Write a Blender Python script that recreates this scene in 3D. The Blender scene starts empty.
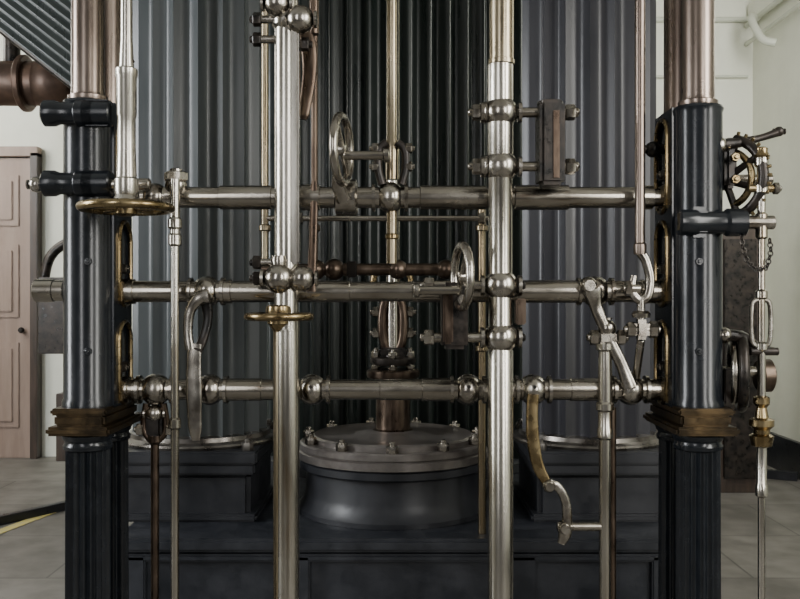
import bpy, bmesh, math, random
from mathutils import Vector, Matrix
random.seed(4)
F=900.0; D0=2.7; H=1.3
# survey helper: plane measurements (photo units) at a chosen true depth Y -> metres
def W(px,py,Y=0.0):
    d=D0+Y
    return Vector(((px-400)*d/F, Y, H-(py-300)*d/F))
def S(n,Y=0.0): return n*(D0+Y)/F
X=Vector((1,0,0)); YA=Vector((0,1,0)); Z=Vector((0,0,1))

# ---------------- materials
MATS={}
def mat(name,c1,c2=None,metal=0.0,rough=0.5,rvar=0.1,scale=6,stretch=(1,1,1),bump=0.0,lo=0.38,hi=0.64,detail=5,c3=None,bscale=None,coat=0,spec=.5):
    m=bpy.data.materials.new(name); m.use_nodes=True
    nt=m.node_tree; N=nt.nodes; L=nt.links
    b=N['Principled BSDF']; b.inputs['Metallic'].default_value=metal
    b.inputs['Coat Weight'].default_value=coat; b.inputs['Specular IOR Level'].default_value=spec
    tc=N.new('ShaderNodeTexCoord'); mp=N.new('ShaderNodeMapping'); mp.inputs['Scale'].default_value=stretch
    L.new(tc.outputs['Object'],mp.inputs['Vector'])
    n=N.new('ShaderNodeTexNoise'); n.inputs['Scale'].default_value=scale; n.inputs['Detail'].default_value=detail
    n.inputs['Roughness'].default_value=0.62
    L.new(mp.outputs['Vector'],n.inputs['Vector'])
    r=N.new('ShaderNodeValToRGB'); L.new(n.outputs['Fac'],r.inputs['Fac'])
    c2=c2 or c1
    r.color_ramp.elements[0].position=lo; r.color_ramp.elements[0].color=(*c1,1)
    r.color_ramp.elements[1].position=hi; r.color_ramp.elements[1].color=(*c2,1)
    if c3:
        e=r.color_ramp.elements.new(max(lo-0.1,0.05)); e.color=(*c3,1)
    L.new(r.outputs['Color'],b.inputs['Base Color'])
    n2=N.new('ShaderNodeTexNoise'); n2.inputs['Scale'].default_value=scale*2; n2.inputs['Detail'].default_value=4
    L.new(mp.outputs['Vector'],n2.inputs['Vector'])
    mr=N.new('ShaderNodeMapRange'); mr.inputs['From Min'].default_value=0.3; mr.inputs['From Max'].default_value=0.7
    mr.inputs['To Min'].default_value=max(rough-rvar,0.03); mr.inputs['To Max'].default_value=min(rough+rvar,1)
    L.new(n2.outputs['Fac'],mr.inputs['Value']); L.new(mr.outputs['Result'],b.inputs['Roughness'])
    if bump>0:
        n3=N.new('ShaderNodeTexNoise'); n3.inputs['Scale'].default_value=bscale or scale*5; n3.inputs['Detail'].default_value=3
        L.new(tc.outputs['Object'],n3.inputs['Vector'])
        bp=N.new('ShaderNodeBump'); bp.inputs['Strength'].default_value=bump; bp.inputs['Distance'].default_value=0.002
        L.new(n3.outputs['Fac'],bp.inputs['Height']); L.new(bp.outputs['Normal'],b.inputs['Normal'])
    MATS[name]=m; return m
steelH=mat('worn_steel_shaft',(.26,.235,.195),(.41,.38,.33),1,.24,.06,8,(.5,2,2),.06,c3=(.14,.10,.065))
steelV=mat('worn_steel_rod',(.35,.325,.275),(.52,.495,.44),1,.24,.06,5,(2,2,.3),.06,c3=(.27,.21,.14),detail=4)
steel=mat('worn_steel',(.26,.235,.20),(.41,.385,.34),1,.24,.07,14,bump=.06,c3=(.13,.10,.07))
brass=mat('aged_brass',(.18,.13,.065),(.30,.235,.13),1,.28,.08,14,bump=.1)
brassV=mat('aged_brass_rod',(.21,.165,.10),(.33,.285,.205),1,.27,.07,6,(2,2,.3),bump=.08,detail=4)
bronze=mat('brown_bronze',(.070,.050,.038),(.14,.105,.08),1,.33,.08,12,(2,2,.6),bump=.1)
colm=mat('brown_column_steel',(.155,.12,.10),(.24,.195,.165),1,.29,.06,5,(2,2,.3),bump=.06)
capm=mat('bronze_capital',(.035,.026,.016),(.11,.075,.038),.9,.38,.1,13,bump=.2)
black=mat('black_enamel',(.006,.0075,.0095),(.010,.012,.015),0,.23,.03,18,bump=.02,bscale=30,spec=.42)
blackm=mat('oiled_black_iron',(.012,.011,.010),(.04,.031,.025),.5,.34,.1,18,bump=.15)
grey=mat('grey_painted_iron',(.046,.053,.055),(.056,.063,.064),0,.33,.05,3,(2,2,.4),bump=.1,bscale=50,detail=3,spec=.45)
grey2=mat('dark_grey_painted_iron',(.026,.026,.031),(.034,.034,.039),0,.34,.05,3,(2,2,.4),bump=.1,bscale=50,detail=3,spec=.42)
drumm=mat('pedestal_iron',(.015,.016,.019),(.028,.029,.033),0,.42,.08,5,bump=.3,bscale=40,spec=.4)
corr=mat('dark_corrugated_lagging',(.011,.016,.014),(.022,.028,.025),.1,.30,.06,4,(2,2,.3),bump=.1,bscale=50,spec=.5)
bed=mat('bedplate_paint',(.012,.014,.018),(.024,.026,.032),0,.42,.08,8,bump=.4,bscale=40)
cover=mat('cover_iron',(.115,.10,.092),(.23,.21,.195),.65,.36,.07,6,bump=.15)
ringm=mat('pedestal_ring_steel',(.09,.08,.07),(.22,.205,.185),.85,.30,.07,10,bump=.1)
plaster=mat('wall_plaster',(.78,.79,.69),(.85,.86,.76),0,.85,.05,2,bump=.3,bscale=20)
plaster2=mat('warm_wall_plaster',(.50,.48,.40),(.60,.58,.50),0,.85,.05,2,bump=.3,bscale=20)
doorm=mat('door_paint',(.27,.195,.155),(.33,.245,.20),0,.5,.1,5,(3,3,.4),bump=.1)
copper=mat('copper_lagging',(.07,.045,.033),(.15,.09,.062),.6,.45,.1,6,bump=.2)
white=mat('conduit_paint',(.62,.64,.55),None,0,.5,.1)
skm=mat('black_skirting_paint',(.012,.013,.016),(.022,.024,.028),0,.35,.1,8)
yellow=mat('yellow_floor_paint',(.50,.40,.08),(.36,.33,.20),0,.7,.1,30)
woodm=mat('dark_stained_wood',(.030,.020,.014),(.06,.038,.026),0,.4,.1,8,(3,3,.4),bump=.1)
ceilm=mat('ceiling_paint',(.45,.45,.42),None,0,.9,.05)
def floor_mat():
    m=bpy.data.materials.new('stone_slab_floor'); m.use_nodes=True; nt=m.node_tree;N=nt.nodes;L=nt.links
    b=N['Principled BSDF']; tc=N.new('ShaderNodeTexCoord')
    br=N.new('ShaderNodeTexBrick'); br.inputs['Scale'].default_value=1.0
    br.inputs['Brick Width'].default_value=1.1; br.inputs['Row Height'].default_value=.75; br.inputs['Mortar Size'].default_value=.006
    br.inputs['Color1'].default_value=(.15,.14,.125,1); br.inputs['Color2'].default_value=(.20,.187,.168,1); br.inputs['Mortar'].default_value=(.09,.085,.075,1)
    L.new(tc.outputs['Object'],br.inputs['Vector'])
    n=N.new('ShaderNodeTexNoise'); n.inputs['Scale'].default_value=5; n.inputs['Detail'].default_value=9
    L.new(tc.outputs['Object'],n.inputs['Vector'])
    mx=N.new('ShaderNodeMix'); mx.data_type='RGBA'; mx.blend_type='MULTIPLY'; mx.inputs['Factor'].default_value=.8
    r=N.new('ShaderNodeValToRGB'); r.color_ramp.elements[0].position=.35; r.color_ramp.elements[0].color=(.5,.5,.48,1); r.color_ramp.elements[1].position=.65
    L.new(n.outputs['Fac'],r.inputs['Fac']); L.new(br.outputs['Color'],mx.inputs['A']); L.new(r.outputs['Color'],mx.inputs['B'])
    L.new(mx.outputs['Result'],b.inputs['Base Color']); b.inputs['Roughness'].default_value=.5
    bp=N.new('ShaderNodeBump'); bp.inputs['Strength'].default_value=.3; bp.inputs['Distance'].default_value=.01
    L.new(n.outputs['Fac'],bp.inputs['Height']); L.new(bp.outputs['Normal'],b.inputs['Normal'])
    return m
floorm=floor_mat()

# ---------------- builder
class G:
    def __init__(s,name): s.name=name; s.parts={}
    def bm(s,part,m):
        k=(part,m.name)
        if k not in s.parts: s.parts[k]=(bmesh.new(),m)
        return s.parts[k][0]
    def lathe(s,o,a,prof,m,part='body',seg=32,rfun=None):
        bm=s.bm(part,m); o=Vector(o); a=Vector(a).normalized()
        u=a.orthogonal().normalized() if abs(a.z)<.9 else (X-a*X.dot(a)).normalized()
        v=a.cross(u); rings=[]
        for t,r in prof:
            ring=[]
            for i in range(seg):
                th=2*math.pi*i/seg; rr=r*(rfun(th) if rfun else 1)
                ring.append(bm.verts.new(o+a*t+u*(rr*math.cos(th))+v*(rr*math.sin(th))))
            rings.append(ring)
        for A,B in zip(rings,rings[1:]):
            for i in range(seg):
                j=(i+1)%seg
                bm.faces.new((A[i],A[j],B[j],B[i]))
        bm.faces.new(list(reversed(rings[0]))); bm.faces.new(rings[-1])
    def cyl(s,p,q,r,m,part='body',seg=32,r2=None,ch=None):
        p=Vector(p);q=Vector(q);L=(q-p).length; r2=r if r2 is None else r2
        c=min(L*.2,r*.12) if ch is None else ch
        s.lathe(p,q-p,[(0,r-c),(c,r),(L-c,r2),(L,r2-c)],m,part,seg)
    def nut(s,c,a,r,h,m,part='bolts',stud=True):
        a=Vector(a).normalized(); c=Vector(c)
        s.lathe(c-a*h/2,a,[(0,r*.9),(h*.12,r),(h*.88,r),(h,r*.88)],m,part,6)
        if stud: s.lathe(c+a*h/2,a,[(0,r*.5),(h*.3,r*.5),(h*.42,r*.35)],m,part,14)
    def ball(s,c,r,m,a=X,part='boss',sq=1.0,neck=.55):
        prof=[];n=14
        for i in range(n+1):
            t=-1+2*i/n; an=t*math.pi/2*.86
            prof.append((r*sq*math.sin(an),r*math.cos(an)))
        e=prof[0]; f=prof[-1]
        prof=[(e[0]-r*.22,r*neck*1.1),(e[0]-r*.02,r*neck*1.1)]+prof+[(f[0]+r*.02,r*neck*1.1),(f[0]+r*.22,r*neck*1.1)]
        s.lathe(c,a,prof,m,part,36)
    def box(s,c,size,m,part='body',bev=.004,rot=None):
        bm=s.bm(part,m)
        t=bmesh.new(); bmesh.ops.create_cube(t,size=1)
        for v in t.verts: v.co=Vector((v.co.x*size[0],v.co.y*size[1],v.co.z*size[2]))
        if bev>0: bmesh.ops.bevel(t,geom=t.edges[:],offset=min(bev,min(size)*.3),segments=2,affect='EDGES')
        M=Matrix.Translation(Vector(c))@(rot.to_4x4() if rot else Matrix.Identity(4))
        bmesh.ops.transform(t,matrix=M,verts=t.verts)
        me=bpy.data.meshes.new('t'); t.to_mesh(me); bm.from_mesh(me); bpy.data.meshes.remove(me); t.free()
    def tube(s,pts,rad,m,part='body',seg=16,flat=None,ref=YA,closed=False,sub=8):
        bm=s.bm(part,m); pts=[Vector(p) for p in pts]; n=len(pts)
        if not hasattr(rad,'__len__'): rad=[rad]*n
        P=[];R=[]
        def cr(a,b,c,d,t):
            return .5*((2*b)+(c-a)*t+(2*a-5*b+4*c-d)*t*t+(3*b-a-3*c+d)*t**3)
        rng=range(n if closed else n-1)
        for i in rng:
            if closed: ids=[(i-1)%n,i,(i+1)%n,(i+2)%n]
            else: ids=[max(i-1,0),i,i+1,min(i+2,n-1)]
            for k in range(sub):
                t=k/sub; P.append(cr(*[pts[j] for j in ids],t)); tt=t*t*(3-2*t); R.append(rad[ids[1]]*(1-tt)+rad[ids[2]]*tt)
        if not closed: P.append(pts[-1]);R.append(rad[-1])
        rings=[];N=len(P)
        for i in range(N):
            if closed: tg=(P[(i+1)%N]-P[i-1])
            else: tg=P[min(i+1,N-1)]-P[max(i-1,0)]
            tg.normalize()
            w=ref-tg*ref.dot(tg)
            if w.length<.05: w=tg.orthogonal()
            w.normalize(); q=tg.cross(w)
            k=flat if flat else 1
            ring=[]
            for j in range(seg):
                th=2*math.pi*j/seg; c_,s_=math.cos(th),math.sin(th)
                if flat:
                    e=.6; c_=math.copysign(abs(c_)**e,c_); s_=math.copysign(abs(s_)**e,s_)
                ring.append(bm.verts.new(P[i]+q*(R[i]*c_)+w*(R[i]*k*s_)))
            rings.append(ring)
        pr=list(zip(rings,rings[1:]))+([(rings[-1],rings[0])] if closed else [])
        for A,B in pr:
            for j in range(seg):
                l=(j+1)%seg; bm.faces.new((A[j],A[l],B[l],B[j]))
        if not closed:
            bm.faces.new(list(reversed(rings[0]))); bm.faces.new(rings[-1])
    def torus(s,c,a,R,r,m,part='rim',n=48,seg=14):
        a=Vector(a).normalized(); u=a.orthogonal().normalized(); v=a.cross(u)
        pts=[Vector(c)+u*R*math.cos(2*math.pi*i/n)+v*R*math.sin(2*math.pi*i/n) for i in range(n)]
        s.tube(pts,r,m,part,seg,ref=a,closed=True,sub=1)
    def wheel(s,c,a,R,r,m,hub,spokes=4,hm=None,ph=0.0):
        a=Vector(a).normalized(); c=Vector(c); s.torus(c,a,R,r,m)
        u=a.orthogonal().normalized(); v=a.cross(u)
        for i in range(spokes):
            th=2*math.pi*i/spokes+ph; d=u*math.cos(th)+v*math.sin(th)
            s.cyl(c+d*hub*.6,c+d*(R-r*.3),r*.75,m,'spokes',12,ch=0)
        s.lathe(c-a*hub*.8,a,[(0,hub*.7),(hub*.2,hub),(hub*1.4,hub),(hub*1.6,hub*.7)],hm or m,'hub',24)
    def plate(s,outline,holes,x0,x1,m,part='web'):
        cu=bpy.data.curves.new('c','CURVE'); cu.dimensions='2D'; cu.fill_mode='BOTH'
        for pl in [outline]+holes:
            sp=cu.splines.new('POLY'); sp.points.add(len(pl)-1)
            for i,p in enumerate(pl): sp.points[i].co=(p[0],p[1],0,1)
            sp.use_cyclic_u=True
        cu.extrude=abs(x1-x0)/2
        ob=bpy.data.objects.new('c',cu); bpy.context.collection.objects.link(ob)
        bpy.context.view_layer.update()
        me=bpy.data.meshes.new_from_object(ob.evaluated_get(bpy.context.evaluated_depsgraph_get()))
        M=Matrix(((0,0,1,(x0+x1)/2),(1,0,0,0),(0,1,0,0),(0,0,0,1)))
        me.transform(M); s.bm(part,m).from_mesh(me)
        bpy.data.objects.remove(ob); bpy.data.curves.remove(cu); bpy.data.meshes.remove(me)
    def done(s,ang=35):
        e=None
        items=list(s.parts.items())
        if len(items)>1:
            e=bpy.data.objects.new(s.name,None); bpy.context.collection.objects.link(e); e.empty_display_size=.1
        for (p,mn),(bm,m) in items:
            bmesh.ops.recalc_face_normals(bm,faces=bm.faces[:])
            me=bpy.data.meshes.new(p); bm.to_mesh(me); bm.free()
            me.materials.append(m); 
            for f in me.polygons: f.use_smooth=True
            me.set_sharp_from_angle(angle=math.radians(ang))
            ob=bpy.data.objects.new(p if e else s.name,me); bpy.context.collection.objects.link(ob)
            if e: ob.parent=e
        return e

def oblong(y0,y1,z0,z1,n=10):
    r=(y1-y0)/2; cy=(y0+y1)/2; o=[]
    for i in range(n+1):
        t=math.pi*i/n; o.append((cy+r*math.cos(t),z1-r+r*math.sin(t)))
    for i in range(n+1):
        t=math.pi+math.pi*i/n; o.append((cy+r*math.cos(t),z0+r+r*math.sin(t)))
    return o

# ---------------- room
YB=4.75; XR=2.92; XL=-4.4; HC=4.2; YF=-4.2
def slab(name,c,size,m):
    g=G(name); g.box(c,size,m,bev=0); g.done()
slab('floor',((XL+XR)/2,(YF+YB)/2,-.05),(XR-XL+.2,YB-YF+.2,.1),floorm)
slab('ceiling',((XL+XR)/2,(YF+YB)/2,HC+.05),(XR-XL+.2,YB-YF+.2,.1),ceilm)
slab('wall_back',((XL+XR)/2,YB+.05,HC/2),(XR-XL+.2,.1,HC),plaster)
slab('wall_right',(XR+.05,(YF+YB)/2,HC/2),(.1,YB-YF,HC),plaster)
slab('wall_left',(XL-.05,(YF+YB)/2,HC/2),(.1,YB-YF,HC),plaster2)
slab('baseboard_right',(XR-.02,(YF+YB)/2,.13),(.04,YB-YF-.1,.26),skm)
slab('baseboard_back',(1.0,YB-.02,.13),(3.7,.04,.26),skm)

g=G('door_1')
dx0,dx1=-4.05,-3.02; dh=2.46; yy=YB-.04
g.box(((dx0+dx1)/2,yy,dh/2),(dx1-dx0,.05,dh),doorm,'leaf')
for (z0,z1) in ((.25,.95),(1.15,1.75),(1.9,2.32)):
    for k in (0,1):
        xa=dx0+.1+k*.45; xb=xa+.38
        zc=(z0+z1)/2
        g.box(((xa+xb)/2,yy-.03,zc),(xb-xa,.02,z1-z0),doorm,'panel_mouldings',.008)
        g.box(((xa+xb)/2,yy-.045,zc),(xb-xa-.1,.02,z1-z0-.1),doorm,'raised_panels',.008)
g.box((dx1+.03,yy-.02,dh/2+.02),(.06,.1,dh+.04),woodm,'frame_right')
g.box((dx0-.03,yy-.02,dh/2+.02),(.06,.1,dh+.04),doorm,'frame_left')
g.box(((dx0+dx1)/2,yy-.02,dh+.05),(dx1-dx0+.12,.1,.08),doorm,'frame_top')
g.ball((dx1-.07,yy-.07,1.05),.025,blackm,YA,'knob')
g.done()

g=G('copper_steam_pipe')
y=2.9; zc=W(0,84,y).z
def PP(px): return Vector((W(px,0,y).x,y,zc))
g.cyl(PP(-120),PP(62),S(22,y),copper,'pipe',40)
g.ball(PP(52),S(26,y),copper,X,'elbow')
for px in (-20,22):
    g.cyl(PP(px),PP(px+7),S(28,y),copper,'flange')
g.cyl(PP(12),PP(12)+Vector((0,0,HC-zc)),.05,blackm,'hanger')
g.done()
g=G('corrugated_gallery_soffit')
bm=g.bm('sheet',corr)
P0=W(-95,-45,1.9); P1=W(80,92,1.9); u=(P1-P0); v=Vector((.25,-.75,.85)).normalized()*1.5
nrm=u.cross(v).normalized(); nv=260; rows=[]
for j in range(nv+1):
    t=j/nv; off=nrm*(.016*math.sin(t*2*math.pi*26))
    rows.append([bm.verts.new(P0+u*k+v*t+off) for k in (0,.5,1)])
for A,B in zip(rows,rows[1:]):
    for i in range(2): bm.faces.new((A[i],A[i+1],B[i+1],B[i]))
g.tube([P0,P0.lerp(P1,.5),P1],.02,blackm,'edge_angle')
g.done(60)

g=G('cast_iron_stair_string')
y=3.6
g.box(W(66,316,y),(S(50,y),.10,S(76,y)),blackm,'side_panel')
g.cyl(W(76,300,y),Vector((W(76,0,y).x,y,0)),S(6,y),blackm,'newel',24)
g.tube([W(44,280,y),W(50,258,y),W(66,244,y),W(100,234,y)],S(5,y),blackm,'handrail')
g.box(W(72,425,y),(S(16,y),.3,S(66,y)),woodm,'step_riser')
g.done()

g=G('wall_conduit')
yb=YB-.03
g.cyl(W(640,20,yb),(XR-.05,yb,W(640,20,yb).z),.022,white,'pipe_back')
g.cyl(W(640,77,yb),(XR-.05,yb,W(640,77,yb).z),.012,white,'pipe_lower')
zc=W(640,20,yb).z
g.cyl((XR-.06,yb,zc-.05),(XR-.06,-2.5,zc-.05),.022,white,'pipe_side')
g.cyl((XR-.06,yb,zc-.2),(XR-.06,-2.5,zc-.2),.018,white,'pipe_side')
g.tube([(XR-.06,yb-.2,zc-.05),(XR-.16,yb-.35,zc-.1),(XR-.14,yb-.5,zc-.3),(XR-.05,yb-.55,zc-.35)],.03,white,'elbow')
g.box((XR-.05,3.2,zc-.12),(.08,.1,.3),white,'bracket')
g.done()
slab('trim_1',(XR-.03,(YF+YB)/2,HC-.55),(.06,YB-YF-.1,.14),plaster)

g=G('wooden_cabinet')
y=3.6
c=W(708,345,y); 
zt=W(0,228,y).z
g.box((c.x,y,zt/2),(S(76,y),.5,zt),woodm,'carcass')
g.box((c.x,y,zt+.02),(S(84,y),.56,.05),woodm,'top')
for sx in(-1,1):
    g.box((c.x+sx*S(18,y),y-.26,zt/2),(S(31,y),.03,zt-.2),blackm,'door')
g.done()

def strip(name,p,q,w,h,m):
    p=Vector(p);q=Vector(q); d=q-p; g=G(name)
    g.box(((p.x+q.x)/2,(p.y+q.y)/2,h/2+.001),(d.length,w,h),m,'rail',rot=Matrix.Rotation(math.atan2(d.y,d.x),3,'Z'),bev=0.002); g.done()
strip('iron_floor_rail',(-3.2,1.13),(-1.75,3.36),.05,.05,skm)
strip('yellow_floor_marking',(-2.5,1.2),(-2.08,3.0),.07,.003,yellow)
strip('iron_floor_rail',(1.6,4.45),(2.85,3.75),.06,.06,skm)

# ---------------- bedplate
g=G('engine_bedplate')
zt=.415; x0,x1=-1.03,1.02; yf=.66
g.box(((x0+x1)/2,(yf+3.3)/2,(zt-.05)/2),(x1-x0,3.3-yf,zt-.05),bed,'block')
g.box(((x0+x1)/2,(yf+3.3)/2-.0,zt-.025),(x1-x0+.08,3.3-yf+.08,.05),bed,'top_ledge',.012)
g.box(((x0+x1)/2,yf-.012,zt-.075),(x1-x0+.02,.03,.03),bed,'moulding',.01)
g.box(((x0+x1)/2,yf-.02,.05),(x1-x0+.04,.06,.1),bed,'plinth')
for i,xx in enumerate((x0+.04,-.38,.46,x1-.04)):
    g.box((xx,yf-.012,.22),(.09,.03,.26),bed,'panel_stile',.006)
g.done()

def flute(n,dep,pw=.8):
    def f(th):
        p=(th*n/(2*math.pi))%1.0
        return 1-dep*math.sin(math.pi*p)**pw
    return f
def big_column(cx,name,m,side):
    g=G(name); y=1.2; c=W(cx,300,y)
    R=.285
    g.lathe((c.x,y,.70),Z,[(0,R),(HC-.72,R)],m,'fluted_shaft',20*18,flute(18,.12,1.0))
    g.lathe((c.x,y,.695),Z,[(0,.325),(.012,.33),(.02,.325),(.028,.300),(.045,.296),(.05,.27)],ringm,'polished_ring',72)
    hw=.297
    g.box((c.x,y,.672),(hw*2,.69,.05),drumm,'flange_plate',.008)
    g.box((c.x,y,.626),(hw*2-.02,.67,.045),drumm,'flange_step',.008)
    g.box((c.x,y,.51),(hw*2-.07,.60,.195),drumm,'pedestal',.02)
    g.box((c.x,y,.431),(hw*2-.01,.66,.03),drumm,'pedestal_foot',.01)
    for sx in (-1,1):
        for sy in (-1,1):
            g.nut((c.x+sx*(hw-.045),y+sy*.30,.712),Z,.024,.034,ringm)
    g.done()
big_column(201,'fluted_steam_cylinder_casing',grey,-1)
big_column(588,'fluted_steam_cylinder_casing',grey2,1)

g=G('corrugated_cylinder_casing')
yc=2.43; xx=W(399,0,yc).x
g.lathe((xx,yc,.416),Z,[(0,.77),(HC-.43,.77)],corr,'corrugated_sheet',50*14,lambda t:1+.027*math.cos(50*t))
g.lathe((xx,yc,.416),Z,[(0,.82),(.05,.82),(.06,.80)],bed,'base_ring',96)
g.done(60)

# central valve chest
g=G('valve_chest'); y=1.15; cx=W(393,0,y).x
def L(z0,prof,m,part,seg=96): g.lathe((cx,y,z0),Z,prof,m,part,seg)
L(.416,[(0,.405),(.02,.405),(.045,.385),(.084,.372),(.184,.370)],drumm,'drum')
L(.595,[(0,.392),(.008,.40),(.033,.40),(.037,.394)],drumm,'lower_flange')
L(.633,[(0,.394),(.005,.404),(.034,.404),(.039,.394)],cover,'upper_flange')
L(.672,[(0,.392),(.005,.396),(.026,.396),(.032,.390)],cover,'cover_rim')
L(.70,[(0,.345),(.022,.345),(.03,.335),(.026,.32),(.022,.30),(.024,.18),(.04,.13),(.045,.10)],cover,'cover_plate')
for i in range(11):
    th=2*math.pi*(i+.25)/11
    g.nut((cx+.369*math.cos(th),y+.369*math.sin(th),.718),Z,.024,.034,steel)
L(.72,[(0,.10),(.02,.10),(.03,.075),(.20,.073),(.22,.09),(.235,.09)],bronze,'stuffing_neck',48)
zz=W(0,378,y).z
L(zz-.05,[(0,.05),(.06,.05)],blackm,'gland_neck',32)
L(zz,[(0,.108),(.01,.113),(.03,.113),(.036,.105)],bronze,'gland_flange',48)
L(zz+.055,[(0,.09),(.01,.097),(.028,.097),(.034,.09),(.036,.05),(.07,.045)],blackm,'gland_cap',48)
for i in range(6):
    th=2*math.pi*(i+.5)/6
    p=Vector((cx+.085*math.cos(th),y+.085*math.sin(th),zz))
    g.cyl(p,p+Z*.125,.009,steel,'studs',12)
    g.nut(p+Z*.10,Z,.018,.024,steel)
    g.nut(p+Z*.045,Z,.018,.02,steel)
L(zz+.08,[(0,.030),(1.9,.028)],steelV,'valve_spindle',24)
a=zz+.13
for sx in(-1,1):
    g.tube([(cx+sx*.024,y,a-.01),(cx+sx*.040,y,a+.03),(cx+sx*.046,y,a+.10),(cx+sx*.040,y,a+.17),(cx+sx*.024,y,a+.215)],[.018,.02,.021,.02,.018],bronze,'crosshead_fork',flat=1.6)
    g.nut((cx+sx*.072,y,a+.06),X*sx,.024,.03,steel)
    g.nut((cx+sx*.072,y,a+.15),X*sx,.024,.03,steel)
    g.cyl((cx,y,a+.06),(cx+sx*.085,y,a+.06),.011,steel,'crosshead_pins')
    g.cyl((cx,y,a+.15),(cx+sx*.085,y,a+.15),.011,steel,'crosshead_pins')
g.box((cx,y,a-.02),(.12,.10,.04),blackm,'crosshead_foot',.01)
g.box((cx,y,a+.22),(.11,.09,.04),blackm,'crosshead_cap',.012)
for sx in (-1,1): g.nut((cx+sx*.035,y-.02,a+.25),Z,.015,.02,steel)
g.tube([W(373,285,y),W(376,274,y),W(392,268,y),W(408,274,y),W(411,285,y)],.014,brass,'arch')
g.cyl(W(392,300,y),W(392,285,y),.05,bronze,'spindle_collar')
g.done()

# ---------------- side frames
def post(cxp,sgn,ztop_px):
    g=G('valve_gear_side_frame'); xc=(cxp-400)*.003
    zb=W(0,408).z; zt=W(0,ztop_px).z
    inn=-sgn
    for yv in (0,.18):
        g.lathe((xc,yv,zb),Z,[(0,.075),(.02,.075),(.03,.07),(zt-zb-.02,.07),(zt-zb-.008,.074),(zt-zb,.07)],black,'cast_column',48)
        g.lathe((xc,yv,zt),Z,[(0,.056),(.006,.058),(.016,.058),(.02,.05),(.03,.0485),(HC-zt,.047)],colm,'round_pillar',48)
        g.lathe((xc,yv,0),Z,[(0,.088),(.09,.088),(.10,.08),(.12,.072)],black,'pillar_base',48)
        g.lathe((xc,yv,.12),Z,[(0,.066),(zb-.12-.12,.064)],black,'fluted_pillar',240,flute(20,.13,1.0))
        zc=zb-.125
        g.lathe((xc,yv,zc),Z,[(0,.064),(.004,.07),(.014,.072),(.022,.067),(.028,.067),(.034,.073),(.046,.076),(.05,.07)],black,'necking',48)
    g.box((xc,.09,zb-.004),(.165,.35,.020),capm,'capital',.006)
    g.box((xc,.09,zb-.030),(.148,.335,.036),capm,'capital',.008)
    g.box((xc,.09,zb-.060),(.186,.37,.026),capm,'capital',.009)
    g.box((xc,.09,.03),(.26,.46,.06),black,'foot_plate',.01)
    xi=xc+inn*.078
    slots=[(120,213),(222,306),(322,404)]
    hs=[oblong(.045,.165,W(0,b_,.09).z,W(0,a_,.09).z) for a_,b_ in slots]
    g.plate([(.0,zb),(.18,zb),(.18,zt),(.0,zt)],hs,xi-inn*.022,xi,black,'slotted_web')
    g.box((xc+sgn*.008,.09,(zb+zt)/2),(.09,.14,zt-zb),black,'web_core',.002)
    for h in hs:
        g.tube([(xi+inn*.001,p[0],p[1]) for p in h],.007,brass,'slot_rim',8,closed=True,sub=1,ref=X)
        zs0=min(p[1] for p in h); zs1=max(p[1] for p in h)
        g.box((xi-inn*.026,.105,(zs0+zs1)/2),(.012,.11,zs1-zs0),bronze,'slot_liner',.002)
    for py in (198,292,390):
        c=W(0,py,.09); 
        g.box((xi-inn*.004,.09,c.z),(.03,.108,.075),brass,'bearing_brass',.008)
        g.box((xi-inn*.004,.09,c.z+.07),(.028,.09,.03),blackm,'bearing_cap',.006)
        g.nut((xi+inn*.006,.09,c.z+.07),X*inn,.012,.014,steel)
    return g,xc,zt
g,xl,ztl=post(88,-1,103)
yv=-.075
for py,xa in ((114,43),(184,43)):
    a=W(xa,py,yv); Lh=S(52,yv)
    g.lathe(a,X,[(0,S(10,yv)),(.006,S(13,yv)),(.035,S(13,yv)),(.05,S(11,yv)),(Lh-.05,S(11,yv)),(Lh-.03,S(13,yv)),(Lh,S(13,yv)),(Lh+.004,S(11,yv))],black,'guide_boss')
    g.cyl(W(76,py,yv),W(112,py,yv),S(13,yv),black,'guide_boss')
g.box(W(98,114,-.075),(S(30,yv),.05,S(26,yv)),black,'boss_block',.012)
g.ball(W(37,185,yv),S(8,yv),steel,X,'end_knob')
g.nut(W(88,262,-.07),-YA,.012,.012,black)
g.nut(W(88,352,-.07),-YA,.012,.012,black)
g.done()
g,xr,ztr=post(698,1,108)
yv=-.07
a=W(678,223,yv)
Lh=S(66,yv)
g.lathe(a,X,[(0,S(11,yv)),(.004,S(13,yv)),(.05,S(13,yv)),(.06,S(11.5,yv)),(Lh-.06,S(11.5,yv)),(Lh-.05,S(14,yv)),(Lh,S(14,yv)),(Lh+.004,S(12,yv))],black,'bracket_boss')
g.box(W(698,223,-.06),(S(22,0),.06,.09),black,'boss_block',.015)
g.box(W(683,222,-.075),(S(9,yv),.03,S(20,yv)),brass,'boss_key')
g.nut(W(699,262,-.07),-YA,.012,.012,black)
g.nut(W(699,352,-.07),-YA,.012,.012,black)
g.ball(W(653,150,.12),S(8,.12),blackm,X,'side_knob'); g.cyl(W(653,150,.12),W(668,150,.12),S(5,.12),blackm,'side_knob_stem')
g.done()

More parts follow.
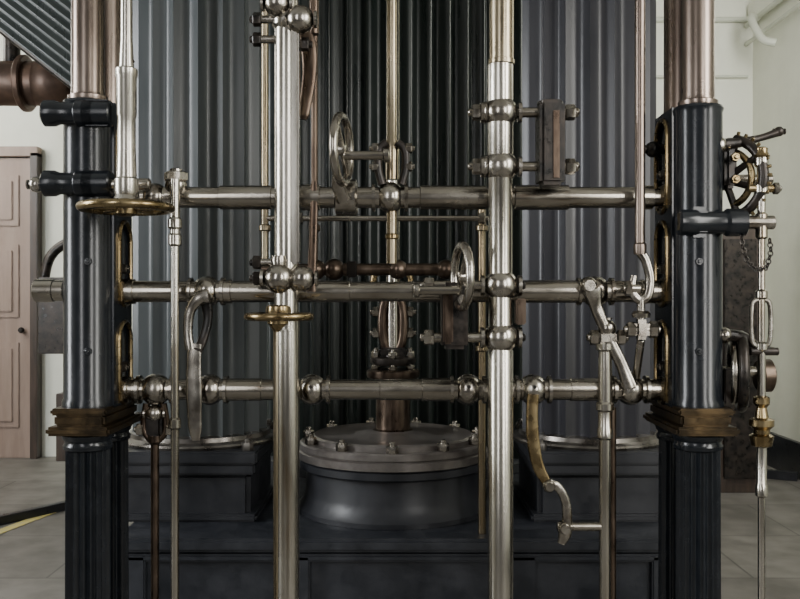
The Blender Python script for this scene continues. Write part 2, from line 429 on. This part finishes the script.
# ---------------- shafts
ys=.09
def shaft(py,xa,xb,segs,bosses,r=10.3):
    g=G('valve_gear_arbor'); z=W(0,py,ys).z
    k=(D0+ys)/F
    x0=(xa-400)*k
    prof=[(0,r*.8*k)]
    cur=r*k
    prof.append((.004,cur))
    for (sa,sb,sr) in sorted(segs):
        ta=(sa-xa)*k; tb=(sb-xa)*k
        prof+= [(ta-.001,cur),(ta+.001,sr*k),(tb-.001,sr*k),(tb+.001,cur)]
    Lh=(xb-xa)*k
    prof+=[(Lh-.002,cur),(Lh,cur*.9)]
    g.lathe((x0,ys,z),X,prof,steelH,'shaft',40)
    for bx,br in bosses:
        g.ball(((bx-400)*k,ys,z),br*k,steel,X,'boss',sq=.95,neck=.82)
    return g
g=shaft(198,114,670,[(116,142,6.5),(168,178,13),(220,272,12),(302,320,13),(420,486,12),(514,568,12.5),(640,652,12),(653,668,9)],[(155,14.5),(390,15.5)],10.6)
g.nut(W(176,177,.06),Z,S(12,.06),S(9,.06),steel); g.cyl(W(176,190,.06),W(176,170,.06),S(6,.06),steel,'stud')
g.ball(W(176,186,.07),S(11,.06),steel,Z,'stud_clamp')
g.done()
g=shaft(292,114,670,[(122,135,12.5),(222,232,12),(350,412,10),(516,580,11.4),(640,655,12)],[(207,15.5),(470,11),(595,15.5)],10.8)
g.lathe(W(35,291,ys),X,[(0,S(10,ys)),(.004,S(11.5,ys)),(.06,S(11.5,ys)),(.062,S(10.5,ys)),(S(30,ys),S(10.5,ys))],steelH,'outboard_stub')
g.done()
g=shaft(390,114,670,[(120,130,13),(134,142,12),(225,262,11.3),(330,380,10),(422,452,11.6),(480,520,10),(570,610,11.6)],[(156,16),(210,15.5),(312,15.5),(468,15.5),(533,15.5),(630,15.5)],10.6)
for bx in (312,468,533,630):
    g.nut(W(bx,390,ys)+Vector((0,-.046,.012)),-YA+Z*.3,.006,.008,blackm)
g.done()

# ---------------- plug rod A
g=G('plug_rod')
cx=286.5
p0=W(cx,700)
zs=lambda py: W(0,py).z
top=HC
g.lathe((p0.x-.003,.002,.03),Z,[(0,.037),(zs(330)-.03,.037)],brassV,'lower_rod',40)
g.lathe((p0.x+.005,-.008,.03),Z,[(0,.0345),(zs(330)-.03,.0345)],steelV,'lower_rod_sleeve',40)
g.lathe((p0.x,0,zs(332)),Z,[(0,.040),(.035,.040),(.037,.036),(zs(30)-zs(332),.036),(zs(30)-zs(332)+.01,.044),(zs(22)-zs(332),.044),(zs(22)-zs(332)+.003,.035),(top-zs(332),.035)],steelV,'upper_rod',40)
g.box((p0.x+.028,-.012,(zs(30)+zs(265))/2),(.026,.05,zs(30)-zs(265)),steelV,'guide_strip',.006)
g.box((p0.x,.0,.015),(.16,.16,.03),black,'foot')
for (bx,py,rr) in ((277,4,13),(300,20,14),(279,279,15),(302,279,13)):
    g.ball(W(bx,py,-.03),S(rr),steel,X,'clamp_boss')
for py in (20,40,263,279):
    g.nut(W(257,py,-.0),-X,S(7),S(8),blackm)
    g.cyl(W(257,py,0),W(280,py,0),S(4),steel,'clamp_bolt')
g.nut(W(305,45,0),X,S(7),S(8),blackm)
g.lathe(W(279,268,-.03),Z,[(0,.02),(.02,.024),(.035,.02)],steel,'cap')
g.wheel(W(279,317,-.02),Z,S(31),S(4),brass,.035,4,brass,.7)
g.lathe(W(279,317,-.02)-Z*.045,Z,[(0,.016),(.02,.03),(.06,.04),(.075,.038),(.08,.03)],brass,'wheel_boss')
g.done()

g=G('catch_lever')
y=.1
g.tube([W(302,20,y),W(309,50,y),W(309,80,y),W(304,112,y),W(303,120,y)],[S(6,y),S(8,y),S(7,y),S(6,y),S(4,y)],bronze,'blade',flat=.6)
g.cyl(W(314,-200,y),W(314,35,y),S(5,y),bronze,'pivot_rod')
g.done()
g=G('rear_cross_shaft')
for (px,ya,yb_,rr,yd,m,nm) in ((265,-700,275,3.5,.42,brassV,'guide_rod'),(314.5,-500,262,3.5,.42,bronze,'guide_rod'),(482,205,452,4,.70,brassV,'guide_rod')):
    zb_=W(px,yb_,yd).z
    za=min(HC,W(px,ya,yd).z)
    xx=W(px,0,yd).x
    if px==482: zb_=.416; za=W(0,210,yd).z
    g.lathe((xx,yd,zb_),Z,[(0,S(rr,yd)),(za-zb_,S(rr,yd))],m,'guide_rod',20)
    for py in (232,300,352,208):
        if W(0,py,yd).z<zb_: continue
        g.lathe((xx,yd,W(0,py,yd).z),Z,[(0,S(rr+1,yd)),(.004,S(rr+2.5,yd)),(.02,S(rr+2.5,yd)),(.024,S(rr+1,yd))],m,'collar',20)
y=.42
g.lathe(W(262,270,y),X,[(0,.02),(S(190,y),.022)],bronze,'shaft')
for bx in (316,334,398,446): g.ball(W(bx,270,y),S(10 if bx!=334 else 11,y),bronze,X,'boss')
g.box(W(352,270,y),(S(10,y),.05,S(16,y)),blackm,'key_block')
g.lathe(W(262,219,y),X,[(0,.010),(S(228,y),.010)],steelH,'tie_rod',20)
for px in (300,482): g.nut(W(px,219,y),X,.02,.02,steel)
g.done()

# ---------------- plug rod B
g=G('plug_rod'); cx=500.5; xx=W(cx,0).x
g.lathe((xx,0,.03),Z,[(0,.0385),(zs(352)-.03,.0385),(zs(350)-.03,.036),(zs(178)-.03,.036),(zs(176)-.03,.0385),(zs(66)-.03,.0385),(zs(65)-.03,.036)],steelV,'lower_rod',40)
g.lathe((xx+.003,0,zs(65)),Z,[(0,.040),(.012,.040),(.014,.037),(HC-zs(65),.037)],brassV,'upper_rod',40)
g.box((xx,0,.015),(.16,.16,.03),black,'foot')
for py in (113,167,286,338):
    g.ball(W(501,py,0),S(17),steel,X,'clamp_boss',sq=1.0)
for py in (113,167):
    g.cyl(W(474,py,0),W(578,py,0),S(5),steelH,'clamp_bolt')
    g.nut(W(477,py),-X,S(8),S(10),steel); g.nut(W(570,py),X,S(8),S(10),steel)
    g.cyl(W(484,py),W(487,py),S(11),steel,'washer')
g.box(W(550,145),(S(25),.11,S(84)),blackm,'packing_block',.012)
g.box(W(556,145,-.05),(S(10),.02,S(70)),bronze,'block_face',.006)
g.cyl(W(550,106,-.0),W(550,102),S(13),blackm,'block_cap')
for py in (286,338):
    g.cyl(W(424,py),W(520,py),S(5),steelH,'clamp_bolt')
    g.nut(W(429,py),-X,S(8),S(10),steel); g.nut(W(517,py),X,S(8),S(9),blackm)
g.box(W(454,316),(S(26),.10,S(66)),blackm,'packing_block',.012)
g.box(W(448,316,-.047),(S(10),.02,S(56)),bronze,'block_face',.006)
g.box(W(520,312),(S(10),.05,S(26)),bronze,'tappet')
g.done()

# ---------------- rod C with handwheel
g=G('regulator_spindle'); y=-.21; xx=W(126.5,0,y).x; z=lambda py:W(0,py,y).z
s=(D0+y)/F
zb_=z(206)
pr=[(206,12),(200,13),(196,11),(192,12),(180,12),(178,10),(150,9),(118,9),(116,10),(78,10),(76,11),(70,11),(68,7.5),(40,6),(-60,5.5),(-500,5.5)]
g.lathe((xx,y,zb_),Z,[(z(p)-zb_,rr*s) for p,rr in pr],steelV,'spindle',32)
g.cyl(W(120,72,y),W(133,60,y),S(3,y),bronze,'pin')
g.cyl(W(88,185,-.075),W(150,185,-.075),S(6),steelH,'support_arm')
g.cyl(W(126,185,-.21),W(124,185,-.06),S(7),steel,'support_block')
g.wheel(W(126,208,y),Z,S(43,y),S(4.6,y),brass,.03,5,brass,.4); g.done()
g=G('cataract_rod'); y=.0; xx=W(175,0,.0).x; z=lambda py:W(0,py,0).z
pr=[(700,4),(430,4.2),(428,6),(420,6),(418,4.2),(330,4.2),(247,4.2),(245,6.5),(236,6.5),(234,5),(230,5),(228,7),(220,7),(218,5),(205,5),(180,5)]
g.lathe((xx,0,.0),Z,[(max(z(p),0.0),rr*.003) for p,rr in pr],steelV,'rod',24)
g.done()
g=G('drop_link'); y=.09; z=lambda py:W(0,py,y).z; xx=W(155,0,y).x; s=(D0+y)/F
g.lathe((xx,y,0.0),Z,[(0,.012),(z(445),.013),(z(442),.022),(z(436),.022)],bronze,'rod',24)
for sx in (-1,1):
    g.tube([(xx+sx*.014,y,z(440)),(xx+sx*.032,y,z(432)),(xx+sx*.034,y,z(420)),(xx+sx*.026,y,z(404))],.011,bronze,'fork',12)
    g.nut((xx+sx*.046,y,z(430)),X*sx,.02,.02,steel)
g.ball((xx,y,z(414)),.028,steel,X,'eye')
g.box((xx,y,z(425)),(.05,.04,.08),blackm,'tongue',.01)
g.done()

g=G('valve_lift_rod'); y=.09; z=lambda py:W(0,py,y).z; xx=W(392,0,y).x
g.lathe((xx,y,z(180)),Z,[(0,.02),(.06,.02),(z(145)-z(180),.024),(z(140)-z(180),.016),(z(60)-z(180),.016),(HC-z(180),.0145)],brassV,'rod',24)
for sx in(-1,1):
    g.tube([(xx+sx*.016,y-.02,z(144)),(xx+sx*.04,y-.02,z(152)),(xx+sx*.042,y-.02,z(170)),(xx+sx*.03,y-.02,z(186))],.013,blackm,'fork')
    g.nut((xx+sx*.052,y-.02,z(150)),X*sx,.016,.02,steel)
    g.nut((xx+sx*.052,y-.02,z(168)),X*sx,.016,.02,steel)
g.lathe((xx,y,z(264)),Z,[(0,.016),(z(205)-z(264),.016)],brassV,'lower_rod',24)
g.lathe((xx,y,z(240)),Z,[(0,.018),(.004,.021),(.014,.021),(.018,.018)],brass,'collar',24)
g.done()

# curved ring handles on the arbors
def ring_handle(cx,cy,R,y,sp0,sp1,spy,ang,dirn,clampx,py):
    g=G('valve_hand_lever')
    a=Vector((math.cos(ang),-math.sin(ang)*dirn,0))
    c=W(cx,cy,y)
    g.wheel(c,a,S(R,y),S(4.4,y),steel,S(6,y),2,steel,math.pi/2)
    g.cyl(W(sp0,spy,y),W(sp1,spy,y),S(4.5,y),steelH,'spindle')
    e=W(sp1-5,spy,y) if dirn>0 else W(sp0,spy,y)
    g.lathe(e,X,[(0,S(5,y)),(.004,S(7,y)),(.016,S(7,y)),(.02,S(5,y))],steel,'spindle_collar',24)
    return g
g=ring_handle(342,150,33,-.04,344,388,156,math.radians(11),1,0,0)
g.tube([W(337,176,-.02),W(339,188,.0),W(344,200,.03)],[S(5),S(7),S(8)],steel,'arm',flat=.6)
g.lathe(W(335,198,ys),X,[(0,.045),(.005,.056),(.065,.056),(.07,.045)],steel,'clamp')
g.done()
g=ring_handle(462,277,31,-.09,413,460,291,math.radians(11),-1,0,0)
g.lathe(W(455,292,ys),X,[(0,.04),(.005,.046),(.04,.046),(.045,.04)],steel,'clamp')
g.tube([W(463,300,-.08),W(462,300,-.02),W(460,294,.04)],[S(5),S(6),S(6)],steel,'arm')
g.done()

g=G('exhaust_handle'); y=.02
g.tube([W(209,296,y),W(199,299,y),W(190,312,y),W(188,332,y),W(190,350,y)],[S(8,y),S(6.5,y),S(5,y),S(4.5,y),S(5,y)],steel,'horn',flat=.8)
g.tube([W(206,300,y+.03),W(208,320,y+.03),W(203,340,y+.02),W(197,352,y)],[S(6,y),S(4.5,y),S(4.5,y),S(5,y)],blackm,'rear_horn',flat=.8)
g.tube([W(195,344,y),W(194,360,y),W(194,395,y),W(195,425,y),W(196,441,y)],[S(7,y),S(7.5,y),S(8,y),S(7,y),S(4,y)],steel,'blade',flat=.35)
g.done()
g=G('counterweight_horn'); y=.06
g.tube([W(311,292,y),W(313,240,y),W(314,200,y),W(314,182,y)],[S(5,y),S(4,y),S(4,y),S(3,y)],bronze,'blade',flat=.6)
g.done()

g=G('injection_handle'); y=.05
g.tube([W(533,395,y),W(532,415,y),W(533,440,y),W(538,466,y),W(548,485,y)],[S(6,y),S(6,y),S(6.5,y),S(6,y),S(4.5,y)],brass,'upper_blade',flat=.5)
g.tube([W(546,484,y),W(557,487,y),W(565,500,y),W(567,518,y),W(565,533,y),W(561,544,y)],[S(4.5,y),S(4.5,y),S(4.5,y),S(5,y),S(6.5,y),S(4,y)],steel,'hook',flat=.8)
g.ball(W(549,486,y),S(7,y),steel,YA,'joint')
g.ball(W(564,528,y),S(7.5,y),steel,YA,'eye')
g.cyl(W(563,527,y),W(608,527,y),S(4.5,y),steelH,'pin')
g.done()

g=G('link_rod'); y=.05; z=lambda py:W(0,py,y).z; s=(D0+y)/F; xx=W(605,0,y).x
pr=[(900,6),(440,6.2),(438,8),(430,8),(428,7),(412,7),(410,9),(404,9),(402,7.5),(352,6.5),(350,9),(344,9)]
g.lathe((xx,y,0),Z,[(max(0,z(p)),rr*s) for p,rr in pr],steelV,'rod',28)
g.lathe((W(613,0,y).x,y+.01,0),Z,[(0,.012),(z(408),.012)],bronze,'rear_rod',20)
g.box(W(607,338,y),(S(24,y),.05,S(17,y)),steel,'clevis',.014)
for sx,px in ((-1,594),(1,621)): g.nut(W(px,338,y),X*sx,S(8,y),S(8,y),steel)
g.ball(W(607,329,y),S(9,y),steel,Z,'clevis_top')
g.done()
g=G('bell_crank'); y=.04
g.tube([W(592,290,y),W(597,310,y),W(608,336,y),W(622,366,y),W(630,388,y)],[S(10,y),S(6,y),S(5.5,y),S(6,y),S(8,y)],steel,'arm',flat=.8)
g.ball(W(588,286,y),S(9,y),steel,YA,'end')
g.done()
g=G('governor_rod'); y=-.0; xx=W(640,0,y).x; z=lambda py:W(0,py,y).z
g.lathe((xx,y,z(255)),Z,[(0,.018),(.01,.019),(.03,.019),(.035,.015),(z(100)-z(255),.0155),(HC-z(255),.0155)],colm,'rod',24)
g.tube([W(640,252,y),W(646,262,y),W(650,280,y),W(647,297,y),W(638,300,y),W(632,290,y),W(634,276,y)],[S(5),S(4.5),S(4.5),S(5),S(4.5),S(4),S(3)],steel,'hook',flat=.8)
g.cyl(W(626,289,y),W(640,289,y),S(5),steelH,'pin'); g.nut(W(628,289,y),-X,S(8),S(6),steel)
g.cyl(W(641,300,y),W(641,322,y),S(4),steel,'shank')
g.box(W(641,330,y),(S(16),.05,S(20)),steel,'fork',.012)
g.cyl(W(628,330,y),W(658,330,y),S(4.5),steelH,'pin'); g.nut(W(631,330,y),-X,S(8),S(8),steel); g.nut(W(653,330,y),X,S(9),S(8),steel)
g.cyl(W(641,340,y),W(636,378,.06),S(4),steel,'shank')
g.lathe(W(641,318,y),Z,[(0,.026),(.012,.028),(.02,.02)],steel,'cap',24)
g.done()

# ---------------- right outboard gear: toothed quadrant (upper) and trip wheel (lower)
g=G('toothed_quadrant'); y=.02
ax=Vector((1,-.9,0)).normalized(); c=W(725,180,y)
u=Z; v=ax.cross(Z)
if v.y>0: v=-v
if v.x<0: v=Vector((-v.x,v.y,0))
ax=v.cross(Z).normalized()
R=S(40,y)
arc=[c+(v*math.cos(t)+u*math.sin(t))*R for t in [math.radians(-75+i*150/16) for i in range(17)]]
g.tube(arc,S(5,y),blackm,'quadrant_rim',ref=ax,sub=3)
arc2=[c+(v*math.cos(t)+u*math.sin(t))*R*.7 for t in [math.radians(-75+i*150/10) for i in range(11)]]
g.tube(arc2,S(3.5,y),brass,'inner_arc',ref=ax,sub=3)
for i in range(15):
    t=math.radians(-72+i*144/14); d=v*math.cos(t)+u*math.sin(t)
    g.cyl(c+d*(R+S(3,y)),c+d*(R+S(8,y)),S(1.8,y),brass,'teeth',8)
for t in (-70,-20,30,72):
    t=math.radians(t); d=v*math.cos(t)+u*math.sin(t); g.cyl(c,c+d*R,S(3.6,y),blackm,'arms',12)
g.cyl(c-X*.02,W(772,180,y),S(5,y),steelH,'axle')
g.box(W(727,165,y),(S(12,y),.08,S(50,y)),blackm,'bearing_block',.01)
for py in(158,180): g.nut(W(735,py,-.05),-YA,.014,.02,brass)
y=-.02
g.tube([W(716,146,y),W(740,143,y),W(762,138,y),W(780,132,y)],[S(7,y),S(5,y),S(3.5,y),S(4.5,y)],blackm,'stop_lever')
g.ball(W(718,146,y),S(9,y),steel,X,'lever_hub')
g.ball(W(779,132,y),S(5,y),blackm,X,'lever_grip')
g.done()
g=G('trip_wheel'); y=.02
g.wheel(W(741,372,y),Vector((1,-.28,0)),S(36,y),S(5,y),blackm,S(10,y),4,steel)
g.torus(W(733,372,y),Vector((1,-.28,0)),S(29,y),S(4,y),steel,'inner_rim')
g.cyl(W(718,372,y),W(768,372,y),S(5,y),steelH,'axle')
g.box(W(730,385,y),(S(20,y),.08,S(34,y)),blackm,'bearing_block')
g.lathe(W(758,376,y),X,[(0,.045),(.006,.05),(.035,.05),(.04,.042)],bronze,'end_disc')
y=-.02
g.tube([W(722,335,y),W(742,338,y),W(760,348,y),W(775,352,y)],[S(6,y),S(6,y),S(4,y),S(4,y)],blackm,'stop_lever')
g.ball(W(724,336,y),S(8,y),steel,X,'lever_hub')
g.done()
g=G('indicator_rod'); y=-.06; xx=W(761.5,0,y).x; z=lambda py:W(0,py,y).z; s=(D0+y)/F
pr=[(900,3.6),(498,3.6),(496,6),(486,6),(484,5),(448,5),(446,10),(436,12),(434,8),(430,8),(426,12),(420,12),(418,7),(408,5),(404,8),(398,8),(396,4)]
g.lathe((xx,y,0),Z,[(max(0,z(p)),rr*s) for p,rr in pr[:6]],steelV,'lower_rod',24)
zb_=z(449)
g.lathe((xx,y,zb_),Z,[(z(p)-zb_,rr*s) for p,rr in pr[5:]],brass,'bell_collar',28)
zb_=z(398)
pr=[(398,4),(352,4),(350,6),(344,6),(342,3.4),(300,3.4),(298,6),(292,6),(290,3.6),(240,3.6),(238,6),(215,6),(213,4),(195,4),(193,7),(186,7),(184,4.5),(168,4.5),(166,7),(158,7),(152,5)]
g.lathe((xx,y,zb_),Z,[(z(p)-zb_,rr*s) for p,rr in pr],steelV,'upper_rod',24)
for sx in(-1,1): g.tube([W(761+sx*3,300,y),W(761+sx*9,306,y),W(761+sx*9,340,y),W(761+sx*3,347,y)],S(2.5,y),steel,'yoke',10)
g.cyl(W(742,223,y),W(774,223,y),S(7,y),steel,'cross_arm'); g.cyl(W(748,189,y),W(777,189,y),S(4,y),brass,'cross_pin')
g.nut(W(776,189,y),X,S(6,y),S(6,y),steel); g.cyl(W(750,352,y),W(778,352,y),S(4,y),blackm,'cross_pin')
g.lathe(W(761.5,160,y),Z,[(0,.018),(.01,.024),(.02,.018),(.032,.018),(.036,.012)],brass,'cap')
g.done()
g=G('retaining_chain')
pts=[W(742,228,-.08),W(742,245,-.085),W(747,262,-.085),W(757,271,-.085),W(767,268,-.08),(W(771,252,-.07)),W(769,235,-.06)]
fine=[]
for i in range(len(pts)-1):
    for k in range(4): fine.append(pts[i].lerp(pts[i+1],k/4))
for i in range(len(fine)-1):
    a,b=fine[i],fine[i+1]; t=(b-a).normalized(); m_=(a+b)/2; n=YA if i%2 else t.cross(YA)
    w=t.cross(n).normalized(); l=(b-a).length*.62; q=.007
    pl=[m_+t*l*math.cos(u)+w*q*math.sin(u) for u in [j*math.pi/5 for j in range(10)]]
    g.tube(pl,.0022,blackm,'links',6,closed=True,sub=1,ref=n)
g.done()

# ---------------- lights
def area(name,loc,tgt,sx,sy,e,col):
    l=bpy.data.lights.new(name,'AREA'); l.shape='RECTANGLE'; l.size=sx; l.size_y=sy; l.energy=e; l.color=col
    o=bpy.data.objects.new(name,l); bpy.context.collection.objects.link(o); o.location=loc
    o.rotation_euler=(Vector(tgt)-Vector(loc)).to_track_quat('-Z','Y').to_euler()
area('window_light_left',(-4.2,-.6,2.3),(0,1,1.2),1.1,2.4,220,(.94,.97,1))
area('wall_fill_left_rear',(-4.25,3.0,2.8),(-2.0,4.6,1.0),1.2,1.8,90,(1,.98,.92))  # added fill that brightens the back wall, no known window here
area('window_light_front',(-1.7,-4.0,2.4),(0,0,1.2),.6,2.4,45,(.99,.99,1))
area('window_light_front_right',(2.0,-4.0,2.4),(0,0,1.2),.6,2.4,75,(1,.98,.94))
area('window_light_right',(2.7,1.6,3.3),(2.4,4.6,1.2),1.2,1.4,90,(1,.99,.93))
area('window_light_right_side',(2.8,-1.7,2.3),(0,.5,1.2),1.1,2.2,115,(1,.98,.94))
w=bpy.data.worlds.new('world'); w.use_nodes=True; w.node_tree.nodes['Background'].inputs[0].default_value=(1,.98,.95,1)
w.node_tree.nodes['Background'].inputs[1].default_value=.11; bpy.context.scene.world=w

cam=bpy.data.cameras.new('camera'); cam.sensor_width=36; cam.lens=F/800*36; cam.clip_start=.05
co=bpy.data.objects.new('camera',cam); bpy.context.collection.objects.link(co)
co.location=(0,-D0,H); co.rotation_euler=(math.radians(90),0,0)
bpy.context.scene.camera=co
